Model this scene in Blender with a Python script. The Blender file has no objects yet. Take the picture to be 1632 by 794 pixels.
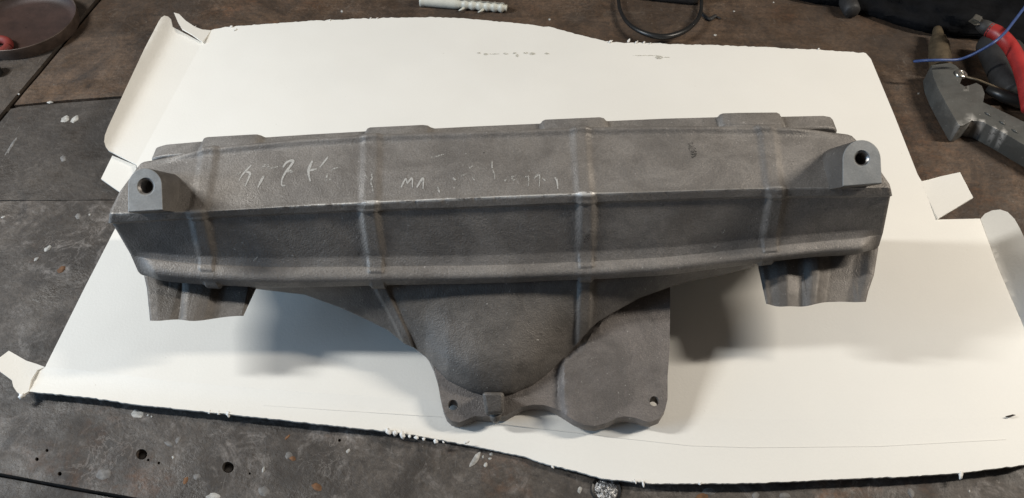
import bpy, bmesh, math, random
import numpy as np
from mathutils import Vector, Matrix, noise
from mathutils.bvhtree import BVHTree
from mathutils.geometry import delaunay_2d_cdt

random.seed(4)
scene = bpy.context.scene
COL = scene.collection

# ------------------------------------------------------------------ camera
F, CX, CY = 1233.0, 816.0, 397.0          # focal length and centre, photograph pixels
HC = 0.466                                # camera height above the card
PITCH = math.radians(51.0)
SP, CP = math.sin(PITCH), math.cos(PITCH)
camd = bpy.data.cameras.new("camera")
camd.sensor_fit = 'HORIZONTAL'; camd.sensor_width = 36.0
camd.lens = 36.0 * F / 1632.0
camd.clip_start = 0.01; camd.clip_end = 50
cam = bpy.data.objects.new("camera", camd)
cam.location = (0, 0, HC); cam.rotation_euler = (math.pi / 2 - PITCH, 0, 0)
COL.objects.link(cam); scene.camera = cam

# ------------------------------------------------------------------ world and lamps
world = bpy.data.worlds.new("World"); scene.world = world
world.use_nodes = True
bg = world.node_tree.nodes['Background']
bg.inputs['Color'].default_value = (1.0, 0.88, 0.78, 1); bg.inputs['Strength'].default_value = 0.075

def area(name, loc, target, sx, sy, power, color):
    l = bpy.data.lights.new(name, 'AREA'); l.shape = 'RECTANGLE'
    l.size = sx; l.size_y = sy; l.energy = power; l.color = color
    o = bpy.data.objects.new(name, l); o.location = loc
    z = (Vector(loc) - Vector(target)).normalized(); y = z.cross(Vector((1, 0, 0))).normalized(); x = y.cross(z)
    o.rotation_euler = Matrix((x, y, z)).transposed().to_euler()
    COL.objects.link(o); return o

area("cool_tube_lamp", (-1.0, 0.43, 0.80), (-0.05, 0.36, 0), 0.30, 0.065, 11.4, (0.98, 0.975, 0.945))
area("warm_tube_lamp", (1.0, 0.43, 0.80), (0.05, 0.36, 0), 0.30, 0.065, 10.6, (1.0, 0.92, 0.81))
area("window_daylight", (-1.55, 0.0, 0.50), (-0.1, 0.30, 0.0), 0.9, 0.6, 11.5, (0.42, 0.68, 1.0))

vs = scene.view_settings
vs.view_transform = 'Standard'; vs.look = 'None'; vs.exposure = 0; vs.gamma = 1
vs.use_curve_mapping = False

# ------------------------------------------------------------------ measuring helpers
FWD = Vector((0, CP, -SP)); UP = Vector((0, SP, CP)); CAM = Vector((0, 0, HC))
def ray(px, py): return FWD + Vector(((px - CX) / F, 0, 0)) - UP * ((py - CY) / F)
KW = 1.0
def P(px, py, w): return CAM + ray(px, py) * (w * KW)
def G(px, py, z=0.0):
    r = ray(px, py); return CAM + r * ((z - HC) / r.z)
def PY(px, py, Y):
    r = ray(px, py); return CAM + r * (Y / r.y)
def interp(tab, x):
    return float(np.interp(x, [a for a, b in tab], [b for a, b in tab]))
def sstep(a, b, x):
    t = np.clip((x - a) / (b - a), 0, 1); return t * t * (3 - 2 * t)

# ------------------------------------------------------------------ object helpers
def tag(o, label, cat, group=None):
    o['label'] = label; o['category'] = cat
    if group: o['group'] = group
    return o
def thing(name, label, cat, loc=(0, 0, 0), group=None):
    o = bpy.data.objects.new(name, None); o.location = loc; o.empty_display_size = .02
    COL.objects.link(o); return tag(o, label, cat, group)
def link(name, verts, faces, mat, parent=None, smooth=True, sharp=None, origin=None):
    base = Vector(origin) if origin is not None else Vector((0, 0, 0))
    rootloc = Vector((0, 0, 0)); p = parent
    while p is not None: rootloc += p.location; p = p.parent
    off = rootloc + base if parent is None else rootloc
    me = bpy.data.meshes.new(name)
    me.from_pydata([tuple(Vector(v) - off) for v in verts], [], faces); me.update()
    bm = bmesh.new(); bm.from_mesh(me)
    bmesh.ops.recalc_face_normals(bm, faces=bm.faces); bm.to_mesh(me); bm.free()
    me.materials.append(mat)
    if smooth:
        me.polygons.foreach_set('use_smooth', [True] * len(me.polygons))
        if sharp: me.set_sharp_from_angle(angle=math.radians(sharp))
    o = bpy.data.objects.new(name, me); COL.objects.link(o)
    if parent is not None: o.parent = parent
    else: o.location = base
    return o

class Buf:
    def __init__(s): s.v = []; s.f = []
    def add(s, v, f):
        n = len(s.v); s.v += [Vector(q) for q in v]; s.f += [tuple(i + n for i in q) for q in f]
    def link(s, name, mat, parent=None, **k): return link(name, s.v, s.f, mat, parent, **k)

def catmull(pts, n):
    pts = [Vector(p) for p in pts]; out = []
    q = [pts[0] * 2 - pts[1]] + pts + [pts[-1] * 2 - pts[-2]]
    for i in range(1, len(q) - 2):
        a, b, c, d = q[i - 1], q[i], q[i + 1], q[i + 2]
        for k in range(n):
            t = k / n
            out.append(.5 * ((2 * b) + (c - a) * t + (2 * a - 5 * b + 4 * c - d) * t * t + (3 * b - a - 3 * c + d) * t ** 3))
    out.append(pts[-1]); return out

def tube(buf, pts, rad, n=12, cap=True):
    m = len(pts); rad = rad if hasattr(rad, '__len__') else [rad] * m
    vs_, fs = [], []; nrm = None
    for i, p in enumerate(pts):
        t = (pts[min(i + 1, m - 1)] - pts[max(i - 1, 0)]).normalized()
        if nrm is None: nrm = t.orthogonal().normalized()
        nrm = (nrm - t * nrm.dot(t)).normalized(); b = t.cross(nrm)
        for k in range(n):
            a = 2 * math.pi * k / n; vs_.append(p + (nrm * math.cos(a) + b * math.sin(a)) * rad[i])
    for i in range(m - 1):
        for k in range(n):
            fs.append((i * n + k, i * n + (k + 1) % n, (i + 1) * n + (k + 1) % n, (i + 1) * n + k))
    if cap: fs.append(tuple(range(n))); fs.append(tuple(range((m - 1) * n, m * n)))
    buf.add(vs_, fs)

def lathe(buf, c, ax, prof, n=32):
    ax = Vector(ax).normalized(); u = ax.orthogonal().normalized(); w = ax.cross(u); c = Vector(c)
    vs_, fs = [], []
    for r, h in prof:
        for k in range(n):
            a = 2 * math.pi * k / n; vs_.append(c + ax * h + (u * math.cos(a) + w * math.sin(a)) * r)
    for i in range(len(prof) - 1):
        for k in range(n):
            fs.append((i * n + k, i * n + (k + 1) % n, (i + 1) * n + (k + 1) % n, (i + 1) * n + k))
    buf.add(vs_, fs)

def inside(poly, x, y):
    c = False; n = len(poly); j = n - 1
    for i in range(n):
        xi, yi = poly[i]; xj, yj = poly[j]
        if (yi > y) != (yj > y) and x < (xj - xi) * (y - yi) / (yj - yi) + xi: c = not c
        j = i
    return c
def densify(poly, step, rough=0.0, closed=True, seed=0):
    out = []; n = len(poly)
    for i in range(n if closed else n - 1):
        a = Vector(poly[i]); b = Vector(poly[(i + 1) % n]); k = max(1, int((b - a).length / step))
        for j in range(k):
            p = a.lerp(b, j / k)
            if rough and j: 
                q = Vector((p.x * .11, p.y * .11, seed)); q2 = q * 3.3
                d = Vector((-(b - a).y, (b - a).x)).normalized()
                p = p + d * rough * (noise.noise(q) + .7 * noise.noise(q2))
            out.append((p.x, p.y))
    return out
def circle(x, y, r, n=20, sy=1.0): return [(x + r * math.cos(2 * math.pi * k / n), y + r * sy * math.sin(2 * math.pi * k / n)) for k in range(n)]

def sheet(name, outline, fmap, thick, mat, parent=None, holes=(), spacing=12, thickdir=(0, 0, -1), bevel=0, **k):
    """outline in photo pixels -> triangulated solid sheet; fmap(px,py) gives the top point."""
    pts = [Vector(p) for p in outline]; edges = [(i, (i + 1) % len(outline)) for i in range(len(outline))]
    for h in holes:
        n0 = len(pts); pts += [Vector(p) for p in h]; edges += [(n0 + i, n0 + (i + 1) % len(h)) for i in range(len(h))]
    xs = [p[0] for p in outline]; ys = [p[1] for p in outline]
    y = min(ys) + spacing * .5; row = 0
    while y < max(ys):
        x = min(xs) + spacing * (.5 if row % 2 else .25)
        while x < max(xs):
            q = (x + random.uniform(-.1, .1) * spacing, y + random.uniform(-.1, .1) * spacing)
            if inside(outline, *q) and not any(inside(h, *q) for h in holes): pts.append(Vector(q))
            x += spacing
        y += spacing * .87; row += 1
    V, E, Fc, *_ = delaunay_2d_cdt(pts, edges, [], 0, 1e-5)
    keep = []
    for f in Fc:
        cx = sum(V[i].x for i in f) / 3; cy = sum(V[i].y for i in f) / 3
        if inside(outline, cx, cy) and not any(inside(h, cx, cy) for h in holes): keep.append(list(f))
    top = [fmap(v.x, v.y) for v in V]; n = len(top); td = Vector(thickdir) * thick
    bot = [p + td for p in top]; cnt = {}
    for f in keep:
        for a, b in zip(f, f[1:] + f[:1]):
            cnt.setdefault((min(a, b), max(a, b)), []).append((a, b))
    faces = [tuple(f) for f in keep] + [tuple(i + n for i in reversed(f)) for f in keep]
    for e, l in cnt.items():
        if len(l) == 1: a, b = l[0]; faces.append((b, a, a + n, b + n))
    o = link(name, top + bot, faces, mat, parent, sharp=k.pop('sharp', 35), **k)
    bm = bmesh.new(); bm.from_mesh(o.data)
    bmesh.ops.delete(bm, geom=[v for v in bm.verts if not v.link_faces], context='VERTS')
    bm.to_mesh(o.data); bm.free()
    if bevel:
        m = o.modifiers.new('bevel', 'BEVEL'); m.width = bevel; m.segments = 3; m.limit_method = 'ANGLE'; m.angle_limit = math.radians(50)
        m.harden_normals = False
    return o

# ------------------------------------------------------------------ materials
def nodemat(name):
    m = bpy.data.materials.new(name); m.use_nodes = True
    nt = m.node_tree; return m, nt, nt.nodes['Principled BSDF']
class N:
    def __init__(s, nt): s.nt = nt; s.tc = None
    def node(s, t, **k):
        n = s.nt.nodes.new(t)
        for a, b in k.items(): setattr(n, a, b)
        return n
    def lk(s, a, b): s.nt.links.new(a, b)
    def coord(s, scale=(1, 1, 1), rot=(0, 0, 0)):
        if s.tc is None: s.tc = s.node('ShaderNodeNewGeometry')
        mp = s.node('ShaderNodeMapping'); mp.inputs['Scale'].default_value = scale; mp.inputs['Rotation'].default_value = rot
        s.lk(s.tc.outputs['Position'], mp.inputs['Vector']); return mp.outputs['Vector']
    def noise(s, scale, detail=4, rough=.6, vec=None, dist=0.0):
        n = s.node('ShaderNodeTexNoise'); n.inputs['Scale'].default_value = scale; n.inputs['Detail'].default_value = detail
        n.inputs['Roughness'].default_value = rough; n.inputs['Distortion'].default_value = dist
        s.lk(vec if vec is not None else s.coord(), n.inputs['Vector']); return n.outputs['Fac']
    def voro(s, scale, vec=None, out='Distance', feature='F1'):
        n = s.node('ShaderNodeTexVoronoi', feature=feature); n.inputs['Scale'].default_value = scale
        s.lk(vec if vec is not None else s.coord(), n.inputs['Vector']); return n.outputs[out]
    def rng(s, val, a, b, c=0., d=1.):
        n = s.node('ShaderNodeMapRange'); n.interpolation_type = 'SMOOTHSTEP'
        for i, q in zip(('From Min', 'From Max', 'To Min', 'To Max'), (a, b, c, d)): n.inputs[i].default_value = q
        s.lk(val, n.inputs['Value']); return n.outputs['Result']
    def math(s, op, a, b=None):
        n = s.node('ShaderNodeMath', operation=op)
        for i, q in enumerate((a, b)):
            if q is None: continue
            if isinstance(q, (int, float)): n.inputs[i].default_value = q
            else: s.lk(q, n.inputs[i])
        return n.outputs[0]
    def mix(s, fac, a, b, mode='MIX'):
        n = s.node('ShaderNodeMix', data_type='RGBA', blend_type=mode)
        for i, q in zip((0, 6, 7), (fac, a, b)):
            if isinstance(q, (int, float)): n.inputs[i].default_value = q
            elif isinstance(q, tuple): n.inputs[i].default_value = (*q, 1)
            else: s.lk(q, n.inputs[i])
        return n.outputs[2]
    def bump(s, h, strength, dist, prev=None):
        n = s.node('ShaderNodeBump'); n.inputs['Strength'].default_value = strength; n.inputs['Distance'].default_value = dist
        s.lk(h, n.inputs['Height'])
        if prev is not None: s.lk(prev, n.inputs['Normal'])
        return n.outputs['Normal']

def cast_metal(name, base=(.318, .294, .270), dark=(.222, .204, .187), metallic=.30, rough=.56, grain=1.0, glint_wear=True):
    m, nt, b = nodemat(name); n = N(nt)
    big = n.rng(n.noise(24, 7, .72, dist=.5), .38, .62)
    col = n.mix(big, dark, base)
    tint = n.rng(n.noise(9, 3, .5), .42, .62)
    col = n.mix(n.math('MULTIPLY', tint, .18), col, (.20, .175, .15))
    gr = n.noise(950, 2, .7)
    col = n.mix(n.rng(gr, .25, .75, .0, .42 * grain), col, (.075, .071, .067))
    spk = n.rng(n.noise(400, 3, .7), .66, .74)
    col = n.mix(n.math('MULTIPLY', spk, .6), col, (.55, .53, .50))
    pit = n.rng(n.noise(180, 5, .75), .64, .72)
    col = n.mix(n.math('MULTIPLY', pit, .6 * grain), col, (.05, .045, .042))
    met, rg = metallic, n.rng(n.noise(60, 4, .6), .3, .7, rough - .10, rough + .12)
    if glint_wear:
        at = n.node('ShaderNodeAttribute', attribute_name='glint_wear')  # bright edge glints painted into the colour, over worn metal
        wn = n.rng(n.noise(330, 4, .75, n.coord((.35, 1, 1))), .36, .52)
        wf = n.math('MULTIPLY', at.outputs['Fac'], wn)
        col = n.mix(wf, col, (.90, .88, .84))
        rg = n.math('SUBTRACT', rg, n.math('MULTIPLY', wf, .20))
    nt.links.new(col, b.inputs['Base Color']); nt.links.new(rg, b.inputs['Roughness'])
    b.inputs['Metallic'].default_value = met
    nb = n.bump(n.noise(26, 3, .5), .35, .004)
    nb = n.bump(gr, .55 * grain, .0007, nb)
    nb = n.bump(n.noise(260, 3, .6), .20 * grain, .0012, nb)
    nt.links.new(nb, b.inputs['Normal']); return m
M_CAST = cast_metal("cast_aluminium")
M_FACE = cast_metal("machined_aluminium", base=(.42, .43, .428), dark=(.32, .33, .33), metallic=.15, rough=.45, grain=.35, glint_wear=False)
M_CAST_DARK = cast_metal("darker_cast_aluminium", base=(.190, .172, .155), dark=(.112, .102, .092), glint_wear=False)  # darker tone of the casting for neck, feet and stop lug
M_FLANGE = cast_metal("darker_flange_aluminium", base=(.235, .210, .195), dark=(.150, .134, .124), glint_wear=False)  # casting tone between the body and the neck
M_BOSS = cast_metal("shaded_boss_aluminium", base=(.17, .155, .14), dark=(.11, .10, .09), glint_wear=False)  # shade on the boss sides put into a darker base colour
M_BORE = cast_metal("bored_hole_metal", base=(.50, .48, .46), dark=(.14, .13, .125), metallic=.6, rough=.35, grain=.3, glint_wear=False)

def plain(name, col, rough=.5, metallic=0.0, var=.25, nscale=120, bump=0.0, sheen=0):
    m, nt, b = nodemat(name); n = N(nt)
    c2 = tuple(q * (1 - var) for q in col)
    nt.links.new(n.mix(n.rng(n.noise(nscale, 4, .6), .3, .7), c2, col), b.inputs['Base Color'])
    b.inputs['Roughness'].default_value = rough; b.inputs['Metallic'].default_value = metallic
    if rough > .85: b.inputs['Specular IOR Level'].default_value = .08
    if sheen: b.inputs['Sheen Weight'].default_value = sheen
    if bump: nt.links.new(n.bump(n.noise(nscale * 4, 3, .6), .5, bump), b.inputs['Normal'])
    return m

def card_mat(name, col):
    m, nt, b = nodemat(name); n = N(nt)
    c = n.mix(n.rng(n.noise(7, 4, .55), .3, .7), tuple(q * .955 for q in col), col)
    c = n.mix(n.rng(n.noise(600, 3, .7), .3, .8, 0, .10), c, tuple(q * .8 for q in col))
    st = n.rng(n.noise(160, 3, .6), .735, .77)
    c = n.mix(n.math('MULTIPLY', st, .25), c, (.42, .37, .28))
    nt.links.new(c, b.inputs['Base Color']); b.inputs['Roughness'].default_value = .62
    nb = n.bump(n.noise(500, 2, .6), .25, .0004)
    nb = n.bump(n.noise(11, 2, .5), .25, .006, nb)
    nt.links.new(nb, b.inputs['Normal']); return m
M_CARD = card_mat("white_card", (.86, .84, .785))
M_CARDEDGE = card_mat("torn_card_core", (.82, .80, .76))

def bench_mat(name, a, b_, c_, rust=.5, blot=.5, wood=False):
    m, nt, b = nodemat(name); n = N(nt)
    col = n.mix(n.rng(n.noise(11, 8, .72, dist=.9), .40, .60), a, b_)
    col = n.mix(n.rng(n.noise(38, 6, .7, dist=1.2), .50, .72, 0, blot), col, c_)
    ru = n.math('MULTIPLY', n.rng(n.noise(9, 6, .7), .52, .70), n.rng(n.noise(120, 4, .7), .35, .65))
    col = n.mix(n.math('MULTIPLY', ru, rust), col, (.210, .100, .048))
    st = n.rng(n.noise(4.5, 5, .65, dist=.4), .46, .62)
    col = n.mix(n.math('MULTIPLY', st, .5), col, tuple(q * .55 for q in a))
    dk = n.rng(n.noise(26, 6, .72, dist=.8), .56, .70)
    col = n.mix(n.math('MULTIPLY', dk, .65), col, (.022, .020, .019))
    fine = n.noise(330, 5, .75)
    col = n.mix(n.rng(fine, .3, .72, 0, .62), col, (.024, .021, .019))
    pale = n.rng(n.noise(210, 4, .7), .68, .75)
    col = n.mix(n.math('MULTIPLY', pale, .55), col, (.34, .31, .28))
    scr = n.rng(n.noise(1.0, 3, .6, n.coord((420, 26, 100), (0, 0, .5))), .69, .74)
    col = n.mix(n.math('MULTIPLY', scr, .25), col, (.27, .25, .23))
    if wood:
        gr = n.noise(1.0, 4, .65, n.coord((7, 210, 100), (0, 0, -.03)), .5)
        col = n.mix(n.rng(gr, .38, .7, 0, .32), col, tuple(q * .42 for q in a))
    sw = n.rng(n.math('ABSOLUTE', n.math('SUBTRACT', n.noise(34, 5, .62, dist=2.6), .5)), .0, .030, 1, 0)
    sw = n.math('MULTIPLY', sw, n.rng(n.noise(16, 4, .6), .50, .66))
    col = n.mix(n.math('MULTIPLY', sw, .28), col, tuple(min(1, q * 1.5) for q in c_))
    nt.links.new(col, b.inputs['Base Color'])
    nt.links.new(n.rng(n.noise(30, 5, .65), .3, .7, .42, .78), b.inputs['Roughness'])
    nb = n.bump(n.noise(70, 6, .7), .5, .0025)
    nb = n.bump(fine, .4, .0008, nb)
    nt.links.new(nb, b.inputs['Normal']); return m
M_PLANK_GREY = bench_mat("worn_grey_board", (.050, .041, .034), (.082, .069, .058), (.122, .106, .092), .40, .6)
M_PLANK_DARK = bench_mat("greasy_dark_board", (.052, .042, .034), (.120, .101, .085), (.250, .224, .204), .85, .95)
M_PLANK_BROWN = bench_mat("oily_brown_board", (.074, .049, .033), (.160, .103, .066), (.160, .126, .098), .95, .45, True)
M_PLANK_LEFT = bench_mat("scuffed_brown_board", (.060, .046, .035), (.098, .077, .060), (.140, .118, .098), .45, .5)
M_UNDER = plain("bench_gap_dirt_and_slit_shade", (.040, .032, .027), .9, var=.5)
M_PAINTSPOT = plain("dried_white_paint", (.50, .485, .45), .6, var=.45, nscale=300, bump=.0004)
M_PAINTGREY = plain("dried_grey_paint", (.21, .20, .19), .7, var=.45, nscale=260, bump=.0004)
M_BLACKPL = plain("black_plastic", (.016, .016, .016), .38, var=.3)
M_RUBBER = plain("dusty_black_rubber", (.030, .029, .029), .62, var=.45, nscale=60, bump=.0006)
M_CLOTH = plain("black_cloth", (.008, .0085, .010), .95, var=.5, nscale=50, bump=.0012)
M_RED = plain("red_insulation", (.38, .030, .028), .42, var=.3, nscale=70)
M_BLUE = plain("blue_insulation", (.050, .090, .24), .45, var=.25)
M_PLUG = plain("off_white_nylon", (.62, .61, .53), .42, var=.12, bump=.0003)
M_STEEL = plain("plated_steel", (.55, .53, .48), .30, .9, var=.4, nscale=200)
M_BRASS = plain("dull_brass", (.20, .155, .10), .48, .6, var=.4, nscale=150, bump=.0005)
M_GUN = cast_metal("painted_grey_metal", base=(.092, .097, .093), dark=(.060, .064, .062), metallic=.1, rough=.38, grain=.25)
M_PAN = plain("dark_red_brown_enamel", (.050, .026, .020), .55, var=.55, nscale=30, bump=.0006)
M_PANRIM = plain("worn_pan_rim", (.105, .075, .060), .45, .3, var=.4)

def chalk_mat(name, col, dens):
    m, nt, b = nodemat(name); n = N(nt)
    b.inputs['Base Color'].default_value = (*col, 1); b.inputs['Roughness'].default_value = .95
    nt.links.new(n.rng(n.noise(900, 4, .8), .55 - dens * .35, .68 - dens * .22), b.inputs['Alpha']); return m
M_CHALK = chalk_mat("white_chalk", (.48, .47, .445), .80)
M_CHALKF = chalk_mat("faint_white_chalk", (.46, .45, .42), .42)
M_SMEAR = chalk_mat("dark_smear", (.045, .042, .038), .22)

# ================================================================== WORKBENCH (setting)
ZB = -0.0075
bench = thing("workbench", "", "")
del bench['label'], bench['category']; bench['kind'] = 'structure'
bench.location = (0, .4, ZB)
def on(z): return lambda x, y: G(x, y, z)
def rough_on(z, amp=.0006, sc=14):
    def f(x, y):
        p = G(x, y, z); p.z += amp * noise.noise(Vector((p.x * sc, p.y * sc, 3))); return p
    return f
def struct(o): o['kind'] = 'structure'; return o
holes = [circle(225.5, 724, 9, 18, .95), circle(363.5, 745, 9.5, 18, .95), circle(59, 732, 3, 10), circle(75, 718, 2.6, 10),
         circle(95, 755, 3.4, 10), circle(236, 733, 2.3, 8), circle(253, 738, 2.3, 8), circle(398, 755, 2, 8), circle(541, 702, 2.6, 8)]
lo = G(0, 0, -.3)
# board outlines, photograph pixels on the bench plane
diag = lambda y, off=0: 157 - y * .83 + off
A_ = [(-600, 560), (-500, 560), (diag(199, -5), 199), (diag(0, -5), 0), (diag(-75, -5), -75), (-500, -110), (-900, -110)]
B_ = [(diag(168, 5), 168), (diag(0, 5), 0), (diag(-75, 5), -75), (1900, -110), (2100, 560), (1632, 520), (1400, 345), (900, 200), (300, 148), (188, 153.5), (110, 159)]
C_ = [(diag(320, 5), 320), (diag(174, 5), 174), (32, 170.5), (110, 163.5), (188, 157.5), (300, 151), (900, 204), (1400, 350), (1632, 525), (2100, 566),
      (2100, 640), (1632, 570), (1400, 420), (900, 380), (374, 325), (190, 318), (85, 319)]
D_ = [(-420, 690), (diag(321.4, 5), 321.4), (85, 320.2), (190, 319.2), (374, 326.5), (900, 382), (1400, 422), (1632, 572), (2100, 642), (2100, 1000), (620, 900), (240, 797), (120, 776), (0, 754), (-180, 716)]
E_ = [(-230, 720), (-180, 722), (0, 761), (120, 783), (240, 804), (620, 908), (620, 960), (-230, 775)]
M_B2 = M_PLANK_BROWN
sheet("plank", densify(A_, 30, .6), rough_on(ZB), .02, M_PLANK_LEFT, bench, spacing=45)
sheet("plank", densify(B_, 30, .6), rough_on(ZB), .02, M_PLANK_BROWN, bench, spacing=45)
sheet("plank", densify(C_, 30, .5), rough_on(ZB), .02, M_PLANK_GREY, bench, spacing=45)
sheet("plank", densify(D_, 30, .5), rough_on(ZB), .02, M_PLANK_DARK, bench, holes=holes, spacing=40)
sheet("edge_board", densify(E_, 30, .5), rough_on(ZB - .004), .02, M_PLANK_GREY, bench, spacing=45)
link("underside_board", [(-3, -1.2, ZB - .028), (3, -1.2, ZB - .028), (3, 3.2, ZB - .028), (-3, 3.2, ZB - .028), (-3, -1.2, ZB - .006), (3, -1.2, ZB - .006), (3, 3.2, ZB - .006), (-3, 3.2, ZB - .006)],
     [(0, 1, 2, 3), (4, 5, 6, 7), (0, 1, 5, 4), (1, 2, 6, 5), (2, 3, 7, 6), (3, 0, 4, 7)], M_UNDER, bench, smooth=False)

# dried paint drops and flakes, each a low blob
def drop(x, y, rx, ry, rot=0, mat=M_PAINTSPOT, h=.00012, seed=0, name="paint_drop"):
    n = 28; pts = []
    for k in range(n):
        a = 2 * math.pi * k / n; r = 1 + .32 * noise.noise(Vector((math.cos(a) * 1.3, math.sin(a) * 1.3, seed * 3.7))) + .14 * noise.noise(Vector((math.cos(a) * 3.3, math.sin(a) * 3.3, seed * 1.7)))
        u, v = rx * r * math.cos(a), ry * r * math.sin(a)
        pts.append((x + u * math.cos(rot) - v * math.sin(rot), y + u * math.sin(rot) + v * math.cos(rot)))
    top = [G(x + (px - x) * .8, y + (py - y) * .8, ZB + h * 1.8) for px, py in pts]; bot = [G(px, py, ZB - .0002) for px, py in pts]
    v = top + bot + [G(x, y, ZB + h * 2.2)]
    f = [(k, (k + 1) % n, n + (k + 1) % n, n + k) for k in range(n)] + [(k, (k + 1) % n, 2 * n) for k in range(n)]
    link(name, v, f, mat, bench)
for i, a in enumerate([(104, 189.5, 8, 4.5, -.5), (119, 190.5, 7.5, 4.5, -.8), (219, 660, 10.5, 8, .3), (236, 662, 2.2, 2, 0), (242, 664, 1.6, 1.6, 0),
                       (757, 733, 16, 4.5, -.95), (783, 724, 4, 2.5, 0), (781, 731, 3, 2.2, 0), (774, 741, 3, 5, .3), (770, 728, 1.8, 3, .2),
                       (555, 719, 4.5, 3, -.9), (420, 748, 2.5, 5, .3), (340, 792, 13, 7, 0), (76, 396, 7.5, 4, -.6), (58, 413, 4.5, 2.5, -.6),
                       (5, 346, 4, 2, -.3), (143, 342, 2.2, 1.8, 0), (1464, 149, 2, 1.6, 0), (1545, 783, 1.5, 2.4, 0), (876, 31, 2, 1.7, 0), (1140, 56, 2.4, 2, 0),
                       (276, 729, 2.4, 3, 0), (80, 163, 5, 2.2, 0), (545, 18, 2.2, 2, 0), (924, 781, 4, 6, .2), (1170, 18, 1.8, 1.4, 0), (1233, 4, 1.6, 1.3, 0), (30, 150, 1.8, 1.4, 0)]):
    drop(*a, seed=i)
for i, a in enumerate([(165, 756, 11, 9, 0), (314, 760, 6.5, 6, 0), (460, 726, 6, 6, 0), (420, 783, 9, 8, .2), (101, 253, 5, 4.5, 0), (124, 345, 5, 5, 0),
                       (270, 708, 8, 4, .4), (284, 702, 4, 6, .5), (1204, 790, 6, 7, 0), (1452, 786, 5, 9, -.4), (1250, 790, 10, 5, 0), (1130, 783, 15, 6, 0), (18, 233, 18, 2.5, -1.0)]):
    drop(*a, mat=M_PAINTGREY, h=.0001, seed=40 + i)
for i, a in enumerate([(466, 731, 6, 4, .3), (458, 697, 7, 2, -.8), (505, 776, 9, 6, .4), (296, 766, 4, 8, .5), (98, 430, 9, 5, -.6), (1118, 792, 14, 7, 0)]):
    drop(*a, mat=plain("rust_stain", (.20, .095, .040), .8, var=.5, nscale=300) if i == 0 else bpy.data.materials["rust_stain"], h=.0001, seed=70 + i, name="rust_fleck")
# screw heads sunk in two bores, and the large knurled one at the front edge
def screw(x, y, r, name, z, mat=M_STEEL):
    c = G(x, y, z); b = Buf()
    lathe(b, c, (0, 0, 1), [(0, r * .25), (r * .5, r * .22), (r * .85, r * .1), (r, -.003), (r, -.010)], 24)
    return b.link(name, mat, bench, sharp=40)
screw(225.5, 726, .0036, "screw_head", ZB - .006, M_BORE); screw(363.5, 747, .0036, "screw_head", ZB - .006, M_BORE)
bs = Buf(); cs = G(966, 781, ZB)
lathe(bs, cs, (0, 0, 1), [(0, .0005), (.0062, .0005), (.0076, 0.0), (.0079, -.004)], 32)
m, nt, pb = nodemat("chipped_bolt_face"); n_ = N(nt)
nt.links.new(n_.mix(n_.rng(n_.noise(420, 4, .8), .42, .60), (.05, .05, .05), (.55, .55, .55)), pb.inputs['Base Color'])
pb.inputs['Metallic'].default_value = .5; pb.inputs['Roughness'].default_value = .4
nt.links.new(n_.bump(n_.noise(300, 3, .7), .9, .002), pb.inputs['Normal'])
bs.link("bolt_head", m, bench, sharp=40)
br = Buf(); lathe(br, cs, (0, 0, 1), [(.0079, 0.0006), (.0092, .0010), (.0096, .0002), (.0096, -.003)], 40)
br.link("bolt_ring", M_BLACKPL, bench, sharp=60)

# ================================================================== CARD
card = thing("cardboard_sheet", "large flattened white cardboard box lying under the casting, with torn edges and flaps", "cardboard", (0, .42, 0))
def jag(pts, step, rough, seed): return densify(pts, step, rough, closed=False, seed=seed)
main = ([(72, 585), (136, 456.5), (184, 363.5), (241, 262), (217, 262)][:3] + [(225, 300), (217, 262), (322, 68), (337, 48)]
        + jag([(337, 48), (355, 44), (430, 38), (500, 33), (575, 30), (640, 28), (698, 27.5), (747, 30), (824, 37), (879, 43.5), (925, 56), (965, 66), (1008, 68), (1140, 72), (1302, 79), (1380, 85)], 4, 1.2, 1)[1:]
        + [(1380, 85), (1388, 94), (1425, 183), (1462, 277), (1480, 318), (1494, 350), (1562, 348.5), (1592, 430), (1632, 522), (1672, 640), (1600, 665)]
        + [(1400, 669), (1200, 668), (1000, 660), (800, 648), (600, 633), (420, 620), (265, 607), (160, 593)])
def zmain(x, y):
    p = G(x, y, 0)
    return p
sheet("main_panel", main, zmain, .0016, M_CARD, card, spacing=16)
# front flap beyond the crease, lifted a little off the bench
crease = [(72, 585), (160, 593), (265, 607), (420, 620), (600, 633), (800, 648), (1000, 660), (1200, 668), (1400, 669), (1600, 665), (1672, 640)]
fedge = [(1700, 715), (1632, 741), (1528, 754), (1450, 759), (1374, 762), (1200, 770), (1040, 771), (963, 763), (914, 750), (861, 737), (838, 728), (750, 710), (701, 701), (660, 693), (610, 687), (420, 666), (211, 644), (141, 633), (46, 624)]
def zflap(x, y):
    yc = interp(crease, x); ye = interp(sorted(fedge), x); t = max(0, min(1.2, (y - yc) / max(8, ye - yc)))
    return G(x, y, -.0012 * math.sin(t * math.pi) + (.0015 - .0055 * math.exp(-((x - 800) / 210) ** 2)) * t * t)
sheet("front_flap", [(72, 585)] + crease[1:] + jag(fedge, 4, 1.0, 5) + [(46, 624), (50, 605), (60, 590)], zflap, .0016, M_CARD, card, spacing=14)
# a cut tape line pressed into the front flap: a narrow groove strip with its own step
tape = [(420, 646), (700, 664), (1000, 699), (1100, 710), (1200, 713), (1400, 711), (1603, 700)]
sheet("score_line", tape + [(x, y + 1.1) for x, y in reversed(tape)], lambda x, y: zflap(x, y) + Vector((0, 0, .00025)), .0002, card_mat("score_line_card", (.80, .78, .73)), card, spacing=30)
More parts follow.
